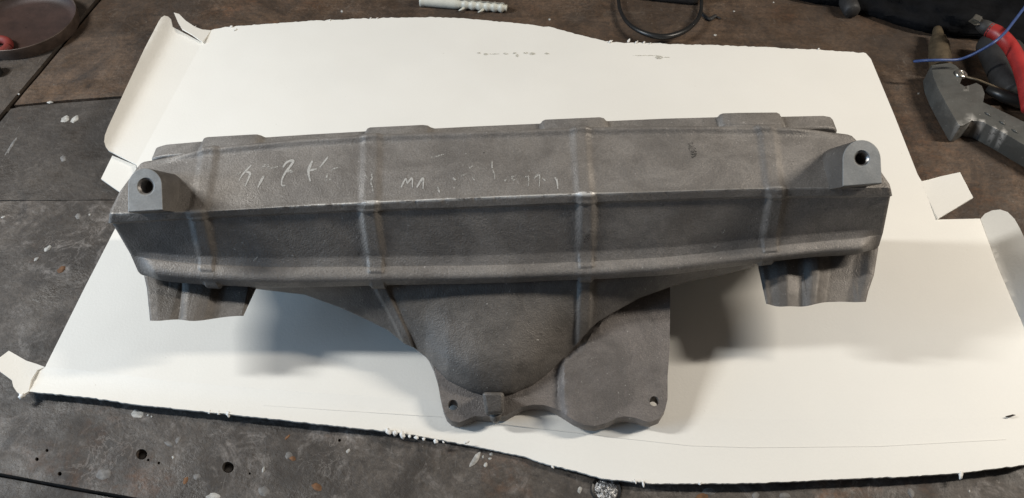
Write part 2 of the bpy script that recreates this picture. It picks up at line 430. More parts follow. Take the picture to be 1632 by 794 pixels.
# torn corner tab bottom left, curling up
def ztab(x, y): return G(x, y, .006 * ((72 - x) / 72) ** 1.3 if x < 72 else 0)
sheet("corner_tab", [(71.5, 585), (58, 580), (42, 575), (14, 559), (-6, 574), (-3, 590), (8, 598), (19, 606), (21, 616), (27, 625), (35, 630), (45.5, 624), (49.5, 605), (59.5, 590)], ztab, .0016, M_CARD, card, spacing=8)
# left flap: rises from the crease, then rolls up at its scored outer lip
def zleft(x, y):
    # distance left of the crease line (322,68)-(217,262)
    xc = 322 - (y - 68) * .541; d = max(0, xc - x)
    z = .0022 * min(1, d / 45.0)
    k = max(0, (d - 42) / 22.0); z += .0035 * k * k if k < 1 else .0035 + .007 * (k - 1)
    return G(x, y, min(z, .0125))
lf = [(322, 68), (275, 43), (272.5, 31), (268, 26.5), (262, 25), (257, 28), (253, 34), (230, 78), (200, 142), (172, 203), (167, 216), (166, 226), (168.5, 234), (173, 240), (190, 248.5), (217, 262)]
sheet("side_flap", densify(lf, 8), zleft, .0014, M_CARD, card, spacing=7, sharp=60)
# small sliver standing at the top left corner
def zsl(x, y): return G(x, y, .010 * max(0, (337 - x) / 60.0))
sheet("corner_sliver", [(336.5, 48.5), (322.5, 67), (306, 55), (290, 46), (283, 34), (277, 20), (285.5, 22.5), (296, 33), (311, 43), (322, 47)], zsl, .0014, M_CARD, card, spacing=7)
# lower left tuck flap
sheet("tuck_flap", [(216.5, 263.5), (179, 248), (161, 285), (191, 306), (224, 301)], lambda x, y: G(x, y, -.0035 + .002 * max(0, (217 - x) / 50)), .0014, M_CARD, card, spacing=10)
# right tuck flap and the grey-looking right flap folded a little upward
sheet("tuck_flap", [(1463, 279), (1469, 289), (1500, 281), (1530, 274.5), (1551, 315), (1521, 333), (1495, 348.5), (1480, 319)], lambda x, y: G(x, y, .007 * max(0, (x - 1480)) / 70), .0014, M_CARD, card, spacing=8)
def zright(x, y):
    xc = 1562 + (y - 348) * .402; d = max(0, x - xc); return G(x, y, .015 * d / 60)
sheet("side_flap", densify([(1563, 348.5), (1570, 340.5), (1581, 335.5), (1594, 334), (1606, 338), (1617, 349), (1626, 365), (1690, 505), (1720, 620), (1672, 620), (1632, 521), (1592, 429)], 8), zright, .0014, M_CARD, card, spacing=9)
# dark strip painted as shade in the cut at the crease's right end
sheet("slit_shadow", [(1600, 665.5), (1612, 662.5), (1617, 663.5), (1606, 667)], lambda x, y: zflap(x, y) + Vector((0, 0, .0018)), .0004, M_UNDER, card, spacing=6)
# torn paper fibres hanging off the edges
fb = Buf()
def fibre(x, y, L, wd, ang, z=.0006):
    c = G(x + math.cos(ang) * L * .3, y + math.sin(ang) * L * .3, z); rx = L * random.uniform(.5, .95) / 2300; ry = wd * random.uniform(.4, .8) / 2300; sd = x * .13
    v, f = [], []; n, m = 12, 7; dx = Vector((math.cos(ang), -math.sin(ang), 0)); dy = Vector((math.sin(ang), math.cos(ang), 0))
    for i in range(m + 1):
        th = math.pi * i / m
        for k in range(n):
            a = 2 * math.pi * k / n; d = Vector((math.sin(th) * math.cos(a), math.sin(th) * math.sin(a), math.cos(th)))
            r = 1 + .75 * noise.noise(d * 1.7 + Vector((sd, 0, 0))) + .3 * noise.noise(d * 4 + Vector((0, sd, 0)))
            v.append(c + (dx * d.x * rx + dy * d.y * ry + Vector((0, 0, d.z * min(rx, ry) * .8))) * r)
    for i in range(m):
        for k in range(n): f.append((i * n + k, i * n + (k + 1) % n, (i + 1) * n + (k + 1) % n, (i + 1) * n + k))
    fb.add(v, f)
for x, y, L, w_, a in [(618, 686, 8, 7, 1.2), (629, 689, 6, 6, 1.0), (641, 691, 7, 7, 1.3), (652, 694, 5, 4, 1.2), (664, 696, 5, 4, 1.6), (675, 699, 4, 4, 1.1), (694, 702, 6, 6, 1.4), (706, 704, 3, 3, .8),
                       (334, 655, 5, 4, 1.3), (348, 657, 4, 4, 1.1), (364, 658, 6, 6, 1.4), (90, 628, 3, 2, 1.4), (1532, 754, 10, 5, 1.9), (1012, 766, 6, 3, 1.3), (1025, 769, 7, 3, 1.5), (1115, 770, 4, 3, 1.2),
                       (972, 68, 7, 4, -.8), (1001, 68, 11, 5, -1.2), (1013, 69, 7, 3, -.9), (1025, 69, 6, 3, -.7), (1036, 70, 3, 3, -.9), (1304, 79, 4, 3, -1), (368, 43, 4, 3, -1), (376, 46, 5, 2, 2), (525, 33, 4, 2, -1), (590, 30, 4, 2, -1), (600, 30, 4, 2, -.7), (370, 44, 4, 3, -2), (310, 44, 5, 3, -1), (36, 629, 7, 7, 1.9), (742, 706, 7, 2.5, -.4), (880, 743, 5, 3, 1)]:
    fibre(x, y, L, w_, a)
o = fb.link("torn_fibres", M_CARDEDGE, card); o['kind'] = 'stuff'
# scuffed row of grease marks near the back edge
M_GREASE = chalk_mat('faint_grease', (.42, .40, .33), .35)
for x, y, rx, ry in [(763, 85, 3, 1.2), (774, 87, 3.5, 1.6), (806, 86, 4, 1.5), (824, 89, 2, 3), (820, 85, 3, 1.2), (838, 85, 3.5, 1.6), (848, 86, 5, 2), (871, 86, 4, 1.6), (1050, 92, 6, 3), (788, 86.5, 9, .7), (1030, 89, 22, .6), (1062, 92, 5, .8)]:
    n = 10; v = [zmain(x + rx * math.cos(6.283 * k / n), y + ry * math.sin(6.283 * k / n)) + Vector((0, 0, .0004)) for k in range(n)]
    gm = Buf(); gm.add(v, [tuple(range(n))]); gm.link("grease_mark", M_GREASE, card, smooth=False)

# ================================================================== INTAKE MANIFOLD CASTING
man = thing("intake_manifold", "dirty grey cast aluminium intake manifold with ribs and chalk writing lying on white cardboard", "engine part", (0, .34, 0))
R1 = [(231, 254), (248, 250), (300, 243), (340, 237.5), (440, 226), (580, 217), (760, 211), (930, 205), (1060, 203), (1200, 203.5), (1300, 206), (1352, 210)]
R3 = [(180, 340.5), (320, 338), (440, 330.5), (580, 323.5), (760, 315.5), (900, 310), (1040, 306.5), (1200, 301), (1416, 299)]
R4 = [(178, 356), (320, 348), (440, 342), (580, 336), (760, 331), (900, 324.5), (1060, 319.5), (1200, 314.5), (1418, 313)]
R5 = [(215, 408), (320, 419), (440, 424), (600, 422.5), (760, 421), (900, 416.5), (1050, 409), (1200, 393), (1240, 388), (1400, 374)]
R6 = [(230, 443), (320, 452), (440, 457.5), (600, 453.5), (760, 450), (900, 445), (1050, 438), (1200, 418.5), (1240, 411), (1396, 401)]
def smooth_tab(t):
    xs = np.array([a for a, b in t], float); ys = np.array([b for a, b in t], float)
    g = np.linspace(xs[0], xs[-1], 240); v = np.interp(g, xs, ys); k = np.hanning(41); k /= k.sum()
    pad = np.concatenate([2 * v[0] - v[20:0:-1], v, 2 * v[-1] - v[-2:-22:-1]])
    return g, np.convolve(pad, k, 'valid')
S1, S3, S4, S5, S6 = map(smooth_tab, (R1, R3, R4, R5, R6))
def ev(S, x): return np.interp(x, S[0], S[1])
NU = 560
u = np.linspace(0, 1, NU)
# rows: (left px, right px, y function, depth)
def row(L, R, yf, w):
    px = L + (R - L) * u; py = yf(px)
    wv = np.full(NU, w) if np.isscalar(w) else w
    return px, py, wv
e_l = np.clip(u / .075, 0, 1); e_r = np.clip((1 - u) / .06, 0, 1)
drop_l = 1 - np.sqrt(np.clip(1 - (1 - e_l) ** 2, 0, 1)); drop_r = 1 - np.sqrt(np.clip(1 - (1 - e_r) ** 2, 0, 1))
rows = [
    row(231, 1352, lambda x: ev(S1, x) + 0 * drop_l + 2 * drop_r, .502),
    row(218, 1362, lambda x: ev(S1, x) + 13 + 6 * drop_l + 4 * drop_r, .498),
    row(196, 1391, lambda x: .52 * (ev(S1, x) + 13) + .48 * ev(S3, x), .4845),
    row(181, 1413, lambda x: ev(S3, x) - 7, .4765),
    row(179, 1415, lambda x: ev(S3, x), .4745),
    row(177.5, 1417.5, lambda x: ev(S4, x) - 1, .4775),
    row(184, 1414, lambda x: ev(S4, x) + .6, .4794),
    row(214, 1402, lambda x: ev(S5, x), .4985),
    row(229, 1394, lambda x: ev(S6, x), .5025),
]
arr = np.array([[P(a, b, c) for a, b, c in zip(*r)] for r in rows])      # rows x NU x 3
# hidden back and underside rows
back0 = arr[0] + np.array([0, .006, -.012]); back1 = arr[0].copy(); back1[:, 1] = .376; back1[:, 2] = .035
und0 = arr[-1] + np.array([0, .016, -.006]); und1 = arr[-1].copy(); und1[:, 1] = .372; und1[:, 2] = .035
base = np.concatenate([[back1, back0], arr, [und0, und1]])
segs = [3, 3, 12, 26, 18, 8, 12, 5, 46, 30, 6, 6]
t_key = np.arange(base.shape[0]); ts = []
for i, k in enumerate(segs): ts += list(i + np.arange(k) / k)
ts.append(len(segs)); ts = np.array(ts); NS = len(ts)
grid = np.zeros((NS, NU, 3))
for i, t in enumerate(ts):
    a = min(int(t), len(segs) - 1); f_ = t - a; grid[i] = base[a] * (1 - f_) + base[a + 1] * f_
# soften the band kinks except the crisp ledge
def blur_rows(g, lo_t, hi_t, it):
    for _ in range(it):
        h = g.copy(); idx = np.where((ts > lo_t) & (ts < hi_t))[0]
        h[idx] = .25 * g[idx - 1] + .5 * g[idx] + .25 * g[idx + 1]; g = h
    return g
grid = blur_rows(grid, .3, 4.7, 9); grid = blur_rows(grid, 9.2, 11, 12)
du = np.gradient(grid, axis=1); ds = np.gradient(grid, axis=0)
nrm = np.cross(du, ds); nrm /= np.linalg.norm(nrm, axis=2, keepdims=True) + 1e-12
sgn = np.sign((nrm * (np.array(CAM) - grid)).sum(axis=2)[NS // 2].mean()); nrm *= sgn
T = ts[:, None]
PXk = np.array([r[0] for r in rows])
def px_at(t):                                          # px of every vertex at row parameter t
    q = np.clip(t - 2, 0, len(rows) - 1); a = min(int(q), len(rows) - 2); return PXk[a] * (1 - (q - a)) + PXk[a + 1] * (q - a)
PX = np.array([px_at(t) for t in ts])
disp = np.zeros((NS, NU))
end = sstep(0, .012, u) * sstep(0, .012, 1 - u)
bead = np.exp(-((T - 2.42) / .33) ** 2) * .0030 * sstep(.01, .10, u) * sstep(.01, .09, 1 - u)
disp += bead
lower = np.where((T > 8.84) & (T < 10.0), np.sin(np.pi * np.clip((T - 8.84) / 1.16, 0, 1) ** 1.25) ** .85, 0) * .0066 * sstep(0, .03, u) * sstep(0, .03, 1 - u)
disp += lower
# vertical ribs: px at T= 2, 6, 7.9, 9, 10
RT = [2, 3, 6, 8, 9, 10]
VR = [([336, 333, 312, 318, 332, 342], 13, .0014), ([594, 592, 589, 588, 600, 604], 13.5, .0013), ([925, 925, 934, 935, 933, 933], 12.5, .0014), ([1212, 1224, 1237, 1237, 1225, 1218], 13, .0016)]
for cs_, hw, hh in VR:
    c = np.interp(ts, RT, cs_)[:, None]
    prof = sstep(hw * 1.5, hw * .5, np.abs(PX - c))
    env = sstep(1.4, 2.0, T) * (1 - sstep(10.0, 10.3, T))
    add = prof * env * hh
    lo = disp * 1.0
    disp = np.where(prof * env > .001, np.maximum(disp, lo + add * (1 - .8 * sstep(8.5, 9.1, T) * (1 - sstep(9.9, 10.2, T)))), disp)
    disp = np.maximum(disp, sstep(hw * 1.2, hw * .75, np.abs(PX - c)) * .0060 * sstep(8.72, 9.2, T) * (1 - .30 * sstep(9.6, 10.0, T)) * (1 - sstep(10.0, 10.4, T)))
    # the rib bridges the undercut below the ledge
    bridge = prof * (sstep(6.6, 7.0, T) * (1 - sstep(8.0, 8.5, T))) * .0030
    disp += bridge * .15
# cast waviness
for i in range(NS):
    for j in range(0, NU):
        p = grid[i, j]
        disp[i, j] += .00035 * noise.noise(Vector((p[0] * 38, p[1] * 38, p[2] * 38)))
# dinged ledge edge
dent = np.array([noise.noise(Vector((x * .085, 0, 7))) + .6 * noise.noise(Vector((x * .33, 3, 7))) for x in PX[NS // 2]])
disp += -np.clip(dent, 0, 1)[None, :] * .0005 * np.exp(-((T - 6.1) / .35) ** 2)
grid = grid + nrm * disp[:, :, None]
verts = [Vector(q) for q in grid.reshape(-1, 3)]; faces = []
for i in range(NS - 1):
    for j in range(NU - 1): faces.append((i * NU + j, i * NU + j + 1, (i + 1) * NU + j + 1, (i + 1) * NU + j))
for side, j0, dx in ((0, 0, -1), (1, NU - 1, 1)):        # rounded ends
    ring = [i * NU + j0 for i in range(NS)]; c = sum((verts[k] for k in ring), Vector()) / NS; prev = ring
    for sc, o_ in ((.985, .0012), (.94, .0024), (.80, .0032), (.0, .0034)):
        new = []
        for k in ring:
            verts.append(c + (verts[k] - c) * sc + Vector((dx * o_, 0, 0))); new.append(len(verts) - 1)
        for a in range(NS - 1): faces.append((prev[a], prev[a + 1], new[a + 1], new[a]))
        prev = new
body = link("plenum_body", verts, faces, M_CAST, man, sharp=50)
glint_wear = np.zeros(len(verts)); wtop = np.exp(-((T - 6.0) / .17) ** 2) * (sstep(400, 560, PX) * (1 - sstep(930, 1010, PX)) * 1.0 + .20 + .5 * (PX < 205))  # glints along the ledge edge painted in as bright worn metal
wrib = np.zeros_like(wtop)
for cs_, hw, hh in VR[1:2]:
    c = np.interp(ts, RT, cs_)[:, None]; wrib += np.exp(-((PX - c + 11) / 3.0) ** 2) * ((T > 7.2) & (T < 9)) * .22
glint_wear[:NS * NU] = np.clip(wtop + wrib, 0, 1).reshape(-1)
at = body.data.attributes.new('glint_wear', 'FLOAT', 'POINT'); at.data.foreach_set('value', glint_wear.astype(np.float32))

# ---- head flange standing behind the plenum
YR, YF = .389, .377
topf = [(248.6, 234.6), (256, 232), (265.6, 229.5), (323.4, 224.4), (325, 219), (330, 217.5), (401.6, 213.3), (410, 213.2), (417, 215), (423, 218), (490, 213.5), (583.5, 208.2), (585, 203.5), (590, 202), (674, 198), (682, 199), (687, 202), (693, 203.7),
        (760, 200.3), (861, 196), (864, 191.5), (869, 189.6), (956, 185.7), (963, 187.5), (967, 192), (1060, 188), (1143, 185.8), (1146, 181.5), (1152, 179.6), (1180, 178.7), (1238, 178.2), (1242, 180), (1244, 185), (1312, 183.6), (1323, 185.5), (1327.5, 190)]
prof = [PY(x, y, YR) for x, y in topf]; xs_ = [p.x for p in prof]
def zsm(z): return z
outl = [(p.x, p.z) for p in prof] + [(prof[-1].x, .0005), (prof[0].x, .0005)]
n = len(outl)
v = [Vector((x, YR, z)) for x, z in outl] + [Vector((x, YF, z)) for x, z in outl]
f = [tuple(range(n)), tuple(reversed(range(n, 2 * n)))] + [(k, (k + 1) % n, n + (k + 1) % n, n + k) for k in range(n)]
hf = link("head_flange", v, f, M_CAST, man, sharp=30)
mb = hf.modifiers.new('bevel', 'BEVEL'); mb.width = .0012; mb.segments = 2; mb.limit_method = 'ANGLE'; mb.angle_limit = math.radians(35)
# bolt lugs: thicker pads on the flange edge, each behind one of the raised steps
for a, b in ((325, 421), (585, 690), (863, 966), (1145, 1243)):
    seg = [p for (x, y), p in zip(topf, prof) if a <= x <= b]
    o_ = [(p.x, p.z - .0006) for p in seg] + [(seg[-1].x - .001, seg[-1].z - .03), (seg[0].x + .001, seg[0].z - .03)]
    n = len(o_); y0, y1 = YF - .004, YF + .003
    v = [Vector((x, y1, z)) for x, z in o_] + [Vector((x, y0, z)) for x, z in o_]
    f = [tuple(range(n)), tuple(reversed(range(n, 2 * n)))] + [(k, (k + 1) % n, n + (k + 1) % n, n + k) for k in range(n)]
    l_ = link("bolt_lug", v, f, M_CAST, man, sharp=35)
    mb = l_.modifiers.new('bevel', 'BEVEL'); mb.width = .0012; mb.segments = 2; mb.limit_method = 'ANGLE'; mb.angle_limit = math.radians(35)

# ---- throttle neck (funnel) and its apron
YLOW = [(398, 458.5), (440, 463), (484, 468), (542, 489.5), (583, 508), (617, 525), (644, 547), (658, 553), (678, 568), (690, 583), (714, 607), (748, 624), (765, 629), (800, 631), (816, 629), (850, 614), (870, 598), (898, 573), (918, 549), (942, 522), (952, 513), (979, 497), (1020, 474), (1068, 456.5), (1098, 447), (1150, 437), (1200, 424)]
PXF = np.linspace(398, 1200, 300); NV = 90
plate_z = lambda Y: .0085 + (Y - .235) * .27
def plate_pt(px, py, dz=0.0):
    r = ray(px, py); k = .27
    # HC + w rz = .010 + k (w ry - .235) + dz
    w = (HC - .0085 + k * .235 - dz) / (k * r.y - r.z); return CAM + r * w
gv, gf, gw = [], [], []
for i in range(NV + 14):
    for px in PXF:
        vv = min(1.0, i / NV)
        yt = ev(S6, px) - 3; yb = max(yt + 1.0, interp(YLOW, px)); py = yt + (yb - yt) * vv
        wb_plate = (plate_pt(px, yb) - CAM).dot(FWD) / KW
        kc = float(sstep(640, 720, px) * (1 - sstep(880, 930, px)))
        wb = .516 * (1 - kc) + min(wb_plate, .522) * kc
        w = .5055 + (wb - .5055) * vv
        c = 766 + 12 * vv; h = 182 - 62 * vv ** 1.3
        xn = (px - c) / h
        cone = math.cos(math.pi / 2 * min(1, abs(xn))) ** 1.15
        env = float(sstep(0, .8, vv)) * math.sqrt(max(0, 1 - max(0, (vv - .72) / .28) ** 2.2))
        w -= .0090 * cone * env
        for cx_, hw, hh, lim in ((605 + 46 * vv ** 1.4, 11, .0016, 1.0), (934 - 4 * vv, 11, .0020, 1.0)):
            w -= (hh + .0022 * math.exp(-vv * 7)) * float(sstep(hw * 1.2, hw * .7, abs(px - cx_)))
        p = P(px, py, w)
        if i > NV:                                     # wraps round underneath and runs back
            k = (i - NV) / 13.0; a = min(1, k * 4) * math.pi / 2
            p = p + Vector((0, .004 * (1 - math.cos(a)) + .055 * max(0, k - .2), -.0035 * math.sin(a) + .010 * max(0, k - .25)))
        p += Vector((0, 0, .0006 * noise.noise(p * 30)))
        gv.append(p)
nn = len(PXF)
for i in range(NV + 13):
    for j in range(nn - 1): gf.append((i * nn + j, i * nn + j + 1, (i + 1) * nn + j + 1, (i + 1) * nn + j))
neck = link("throttle_neck", gv, gf, M_CAST_DARK, man, sharp=60)

# ---- throttle flange plate on the card
fo = [(672, 545), (690, 583), (697, 606), (702, 634), (706, 650), (711, 663), (719, 670.5), (731, 673.5), (743, 669), (757, 663), (772, 664), (806, 663), (819, 655), (833, 648), (850, 645), (867, 645.5), (884, 651), (898, 659), (915, 670), (932, 677.5), (949, 679), (969, 673.5), (983, 666), (996, 663.5), (1013, 666), (1027, 671), (1037, 672.5), (1051, 667), (1060, 653), (1064, 636), (1064, 600), (1067, 560), (1068, 500), (1068, 452), (1000, 445), (760, 450), (690, 470)]
hole1 = circle(722, 645.5, 8, 18, 1.05); hole2 = circle(1042.5, 639.5, 7.5, 18, 1.05)
padL = [(440, 1012), (462, 1000), (505, 960), (530, 938), (559, 915), (572, 897), (583, 892), (605, 891), (632, 893), (660, 896), (690, 898)]
def zplate(x, y):
    d = (x - interp(padL, y)) * (.75 if y < 572 else 1)
    return plate_pt(x, y, .0050 * float(sstep(-3, 7, d)))
flange = sheet("throttle_flange", densify(fo, 5), zplate, .0075, M_FLANGE, man, holes=[hole1, hole2], spacing=5.5, bevel=.0014)
# stop lug below the neck
lb = Buf(); q = [(768, 625), (804, 625), (803, 660), (774, 661)]
v = [P(x, y, .4935 / KW) for x, y in q] + [P(x, y + 2, .516 / KW) for x, y in q]
lb.add(v, [(0, 1, 2, 3), (7, 6, 5, 4), (0, 1, 5, 4), (1, 2, 6, 5), (2, 3, 7, 6), (3, 0, 4, 7)])
l_ = lb.link("stop_lug", M_CAST_DARK, man, sharp=30)
mb = l_.modifiers.new('bevel', 'BEVEL'); mb.width = .0022; mb.segments = 3
lt = Buf(); c0 = P(790, 657, .5 / KW); c1 = P(790, 673, .503 / KW)
tube(lt, [c0, c0.lerp(c1, .6), c1], [.0042, .0038, .0016], 14); lt.link("lug_tip", M_CAST_DARK, man)

# ---- runner legs under both ends
def leg(name, left, right, bottom, topy, d, wt, wb, depth=.028, nu=120, nv=44, label=None):
    """left/right: edge px by v; bottom: y by px; d: relief table over u(px at mid)."""
    v, f = [], []
    us = np.linspace(0, 1, 300); kk = np.hanning(17); kk /= kk.sum()
    dv = np.convolve(np.pad(np.interp(us, [a for a, b in d], [b for a, b in d]), 8, 'edge'), kk, 'valid')
    for i in range(nv):
        vv = i / (nv - 1)
        L = interp(left, vv); R = interp(right, vv)
        for j in range(nu):
            uu = j / (nu - 1); px = L + (R - L) * uu
            yt = topy(px); yb = sum(interp(bottom, px + q_) for q_ in (-8, -4, 0, 4, 8)) / 5; py = yt + (yb - yt) * vv
            w = wt + (wb - wt) * vv + float(np.interp(uu, us, dv)) * (.8 if left[0][1] > 800 else .9)
            edge = min(uu, 1 - uu) * nu
            w += .0008 * max(0, 1 - edge / 3.0) ** 2
            v.append(P(px, py, w))
    n0 = len(v); v += [p + Vector((0, depth, .002)) for p in v]
    def idx(i, j, b=0): return b * n0 + i * nu + j
    for i in range(nv - 1):
        for j in range(nu - 1):
            f.append((idx(i, j), idx(i, j + 1), idx(i + 1, j + 1), idx(i + 1, j))); f.append((idx(i, j, 1), idx(i + 1, j, 1), idx(i + 1, j + 1, 1), idx(i, j + 1, 1)))
    for j in range(nu - 1):
        f.append((idx(0, j), idx(0, j, 1), idx(0, j + 1, 1), idx(0, j + 1))); f.append((idx(nv - 1, j), idx(nv - 1, j + 1), idx(nv - 1, j + 1, 1), idx(nv - 1, j, 1)))
    for i in range(nv - 1):
        f.append((idx(i, 0), idx(i + 1, 0), idx(i + 1, 0, 1), idx(i, 0, 1))); f.append((idx(i, nu - 1), idx(i, nu - 1, 1), idx(i + 1, nu - 1, 1), idx(i + 1, nu - 1)))
    o = link(name, v, f, M_CAST_DARK, man, sharp=45)
    if label: o['label'] = label
    return o
lu = lambda px, a=234, b=402: (px - a) / (b - a)
leg("runner_foot", [(0, 229), (.3, 234), (1, 239)], [(0, 413), (.4, 403), (1, 388)],
    [(239, 511), (250, 512), (280, 509), (292, 510), (302, 512), (317, 511.5), (332, 509.5), (350, 506.5), (371, 504), (390, 503.5)],
    lambda px: ev(S6, px) - 6,
    [(lu(234), .0005), (lu(250), .0), (lu(268), .0015), (lu(286), .005), (lu(292), .0015), (lu(299), .0), (lu(312), .0006), (lu(330), .003), (lu(346), .0075), (lu(356), .009), (lu(402), .0095)], .512, .4945)
ru = lambda px, a=1216, b=1390: (px - a) / (b - a)
leg("runner_foot", [(0, 1210), (.4, 1215), (1, 1221)], [(0, 1400), (.5, 1393), (.8, 1384), (1, 1380)],
    [(1218, 483), (1239, 489.5), (1260, 488), (1278, 489.5), (1296, 486), (1310, 482), (1340, 481), (1366, 482), (1382, 481)],
    lambda px: ev(S6, px) - 6,
    [(ru(1216), .011), (ru(1226), .0105), (ru(1240), .0065), (ru(1254), .0045), (ru(1264), .006), (ru(1272), .0075), (ru(1280), .0070), (ru(1287), .0035), (ru(1293), .0018), (ru(1303), .0018), (ru(1310), .006), (ru(1319), .0095), (ru(1345), .0095), (ru(1356), .0095), (ru(1368), .0080), (ru(1379), .0050), (ru(1390), .0045)], .511, .4955)

# ---- mounting bosses with threaded holes
def boss(outline, wfront, wback, hole, hr):
    hx, hy = hole; n = len(outline)
    v = []; f = []
    def ringv(pts, w): 
        i0 = len(v); v.extend(P(x, y, w) for x, y in pts); return list(range(i0, i0 + len(pts)))
    c = (sum(p[0] for p in outline) / n, sum(p[1] for p in outline) / n)
    # radial resample so that the outline and the hole share n spokes
    ins = lambda k: [(c[0] + (x - c[0]) * k, c[1] + (y - c[1]) * k) for x, y in outline]
    hp = []
    for x, y in outline:
        a = math.atan2(y - hy, x - hx); hp.append((hx + hr * math.cos(a), hy + hr * math.sin(a)))
    hp2 = [(hx + (x - hx) * 1.16, hy + (y - hy) * 1.16) for x, y in hp]
    # outside points keep true size going back along the bore axis
    def back(pts, w): return [(CX + (x - CX) * wfront / w, CY + (y - CY) * wfront / w) for x, y in pts]
    rings = [ringv(back(outline, wback), wback), ringv(back(outline, wfront + .002), wfront + .002), ringv(ins(.985), wfront + .0005), ringv(ins(.955), wfront),
             ringv(hp2, wfront), ringv(hp, wfront + .0012)]
    for a, b in zip(rings, rings[1:]):
        for k in range(n): f.append((a[k], a[(k + 1) % n], b[(k + 1) % n], b[k]))
    nf = len(f)
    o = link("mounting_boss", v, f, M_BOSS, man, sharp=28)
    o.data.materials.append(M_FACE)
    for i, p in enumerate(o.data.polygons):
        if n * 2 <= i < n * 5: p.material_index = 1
    # threaded bore: ribbed tube ending in a conical drill bottom
    b = Buf(); ax = FWD; c0 = P(hx, hy, wfront + .0010); r = hr * wfront / F
    ax = (P(CX + (hx - CX) * wfront / (wfront + .02), CY + (hy - CY) * wfront / (wfront + .02), wfront + .02) - P(hx, hy, wfront)).normalized()
    pr = [(r, 0)]
    for k in range(7): pr += [(r * .86, .0006 + k * .0012), (r * .99, .0012 + k * .0012)]
    pr += [(r * .86, .0094), (r * .80, .0100), (0.0002, .0125)]
    lathe(b, c0, ax, pr, 28); b.link("threaded_bore", M_BORE, o, sharp=35)
    return o
def dshape(xl, xr, ytop, ybl, ybr, skew=0.0, n=22):
    cx_ = (xl + xr) / 2; r = (xr - xl) / 2; cy_ = ytop + r * 1.02; pts = []
    for k in range(n + 1):
        a = math.pi + math.pi * k / n; pts.append((cx_ + r * math.cos(a), cy_ + r * 1.02 * math.sin(a)))
    for t in (.33, .66, 1): pts.append((xr + skew * t, cy_ + (ybr - cy_) * t))
    for t in (.2, .4, .6, .8): pts.append((xr + skew + (xl - xr - skew) * t, ybr + (ybl - ybr) * t))
    for t in (0, .33, .66): pts.append((xl, ybl + (cy_ - ybl) * t))
    return pts
boss(dshape(204, 258.5, 268, 339, 335.5, 1.5), .4590, .500, (232.5, 297.5), 12.5)
boss(dshape(1342.5, 1404, 223, 298, 293, 2), .4560, .496, (1373.5, 252.5), 11.5)

# ---- chalk writing and smears laid on the casting
bpy.context.view_layer.update()
deps = bpy.context.evaluated_depsgraph_get()
bvh = BVHTree.FromPolygons([body.matrix_world @ vv.co for vv in body.data.vertices], [tuple(p.vertices) for p in body.data.polygons])
def ribbon(buf, pts, width):
    pts = [Vector((x, y, 0)) for x, y in pts]; pl = catmull(pts, 7) if len(pts) > 2 else [pts[0].lerp(pts[1], k / 8) for k in range(9)]
    L, m = [], len(pl); rows_ = []
    for i, p in enumerate(pl):
        t = (pl[min(i + 1, m - 1)] - pl[max(0, i - 1)]).normalized(); nn_ = Vector((-t.y, t.x, 0))
        w = width * .5 * (.55 + .45 * math.sin(math.pi * min(1, .12 + i / (m - 1))) + .2 * noise.noise(Vector((p.x * .4, p.y * .4, 1))))
        r_ = []
        for s in (-1, -.35, .35, 1):
            q = p + nn_ * w * s; d = ray(q.x, q.y).normalized(); hit = bvh.ray_cast(CAM, d, 2)
            if hit[0] is None: break
            r_.append(hit[0] - d * .00025)
        if len(r_) == 4: rows_.append(r_)
    if len(rows_) < 2: return
    v = [q for r_ in rows_ for q in r_]
    b_ = Buf(); buf.append(b_); b_.add(v, [(i * 4 + k, i * 4 + k + 1, i * 4 + k + 5, i * 4 + k + 4) for i in range(len(rows_) - 1) for k in range(3)])
def conv(o, s, pts): return [(o[0] + x / s, o[1] + y / s) for x, y in pts]
cb, cf_, sm, cw, cwf = [], [], [], [], []
O1 = ((370, 230), 9.022); O2 = ((560, 240), 9.022); O3 = ((720, 230), 8.1)
for pts, w in [([(275, 300), (190, 390), (140, 450), (95, 535)], 2.6), ([(185, 390), (255, 415), (245, 470), (185, 610)], 3.6), ([(455, 460), (415, 530), (370, 620)], 4),
               ([(730, 335), (780, 265), (850, 235), (880, 245), (840, 310), (770, 400), (720, 500), (715, 590), (765, 590)], 3.6), ([(1155, 240), (1105, 350), (1100, 430), (1125, 535)], 4.2),
               ([(1105, 380), (1215, 355)], 3.2), ([(1380, 180), (1310, 270), (1260, 330)], 2.6)]: ribbon(cb, conv(*O1, pts), w)
for pts, w in [([(75, 435), (125, 400)], 3), ([(430, 350), (460, 310), (510, 300), (540, 345), (660, 320)], 3.6), ([(780, 390), (850, 390), (860, 425)], 5), ([(1370, 420), (1350, 540)], 3.4),
               ([(1420, 380), (1500, 340), (1555, 350)], 2.8), ([(150, 750), (130, 790)], 2.6), ([(1400, 500), (1430, 530)], 3)]: ribbon(cf_, conv(*O1, pts), w)
for pts, w in [([(1330, 430), (1358, 470), (1370, 575)], 3.4)]: ribbon(cw, conv(*O3, pts), w)
for pts, w in [([(715, 530), (780, 410), (805, 480)], 3.0), ([(805, 470), (872, 400), (878, 530)], 3.0), ([(940, 530), (1030, 400), (1030, 550)], 3.4), ([(1250, 560), (1270, 605)], 3)]: ribbon(cw, conv(*O2, pts), w)
for pts, w in [([(1190, 90), (1340, 50)], 2.4), ([(1240, 515), (1262, 570)], 2.2), ([(290, 330), (295, 400), (280, 450), (300, 520), (315, 605)], 3), ([(190, 350), (235, 400)], 3)]: ribbon(cwf, conv(*O2, pts), w)
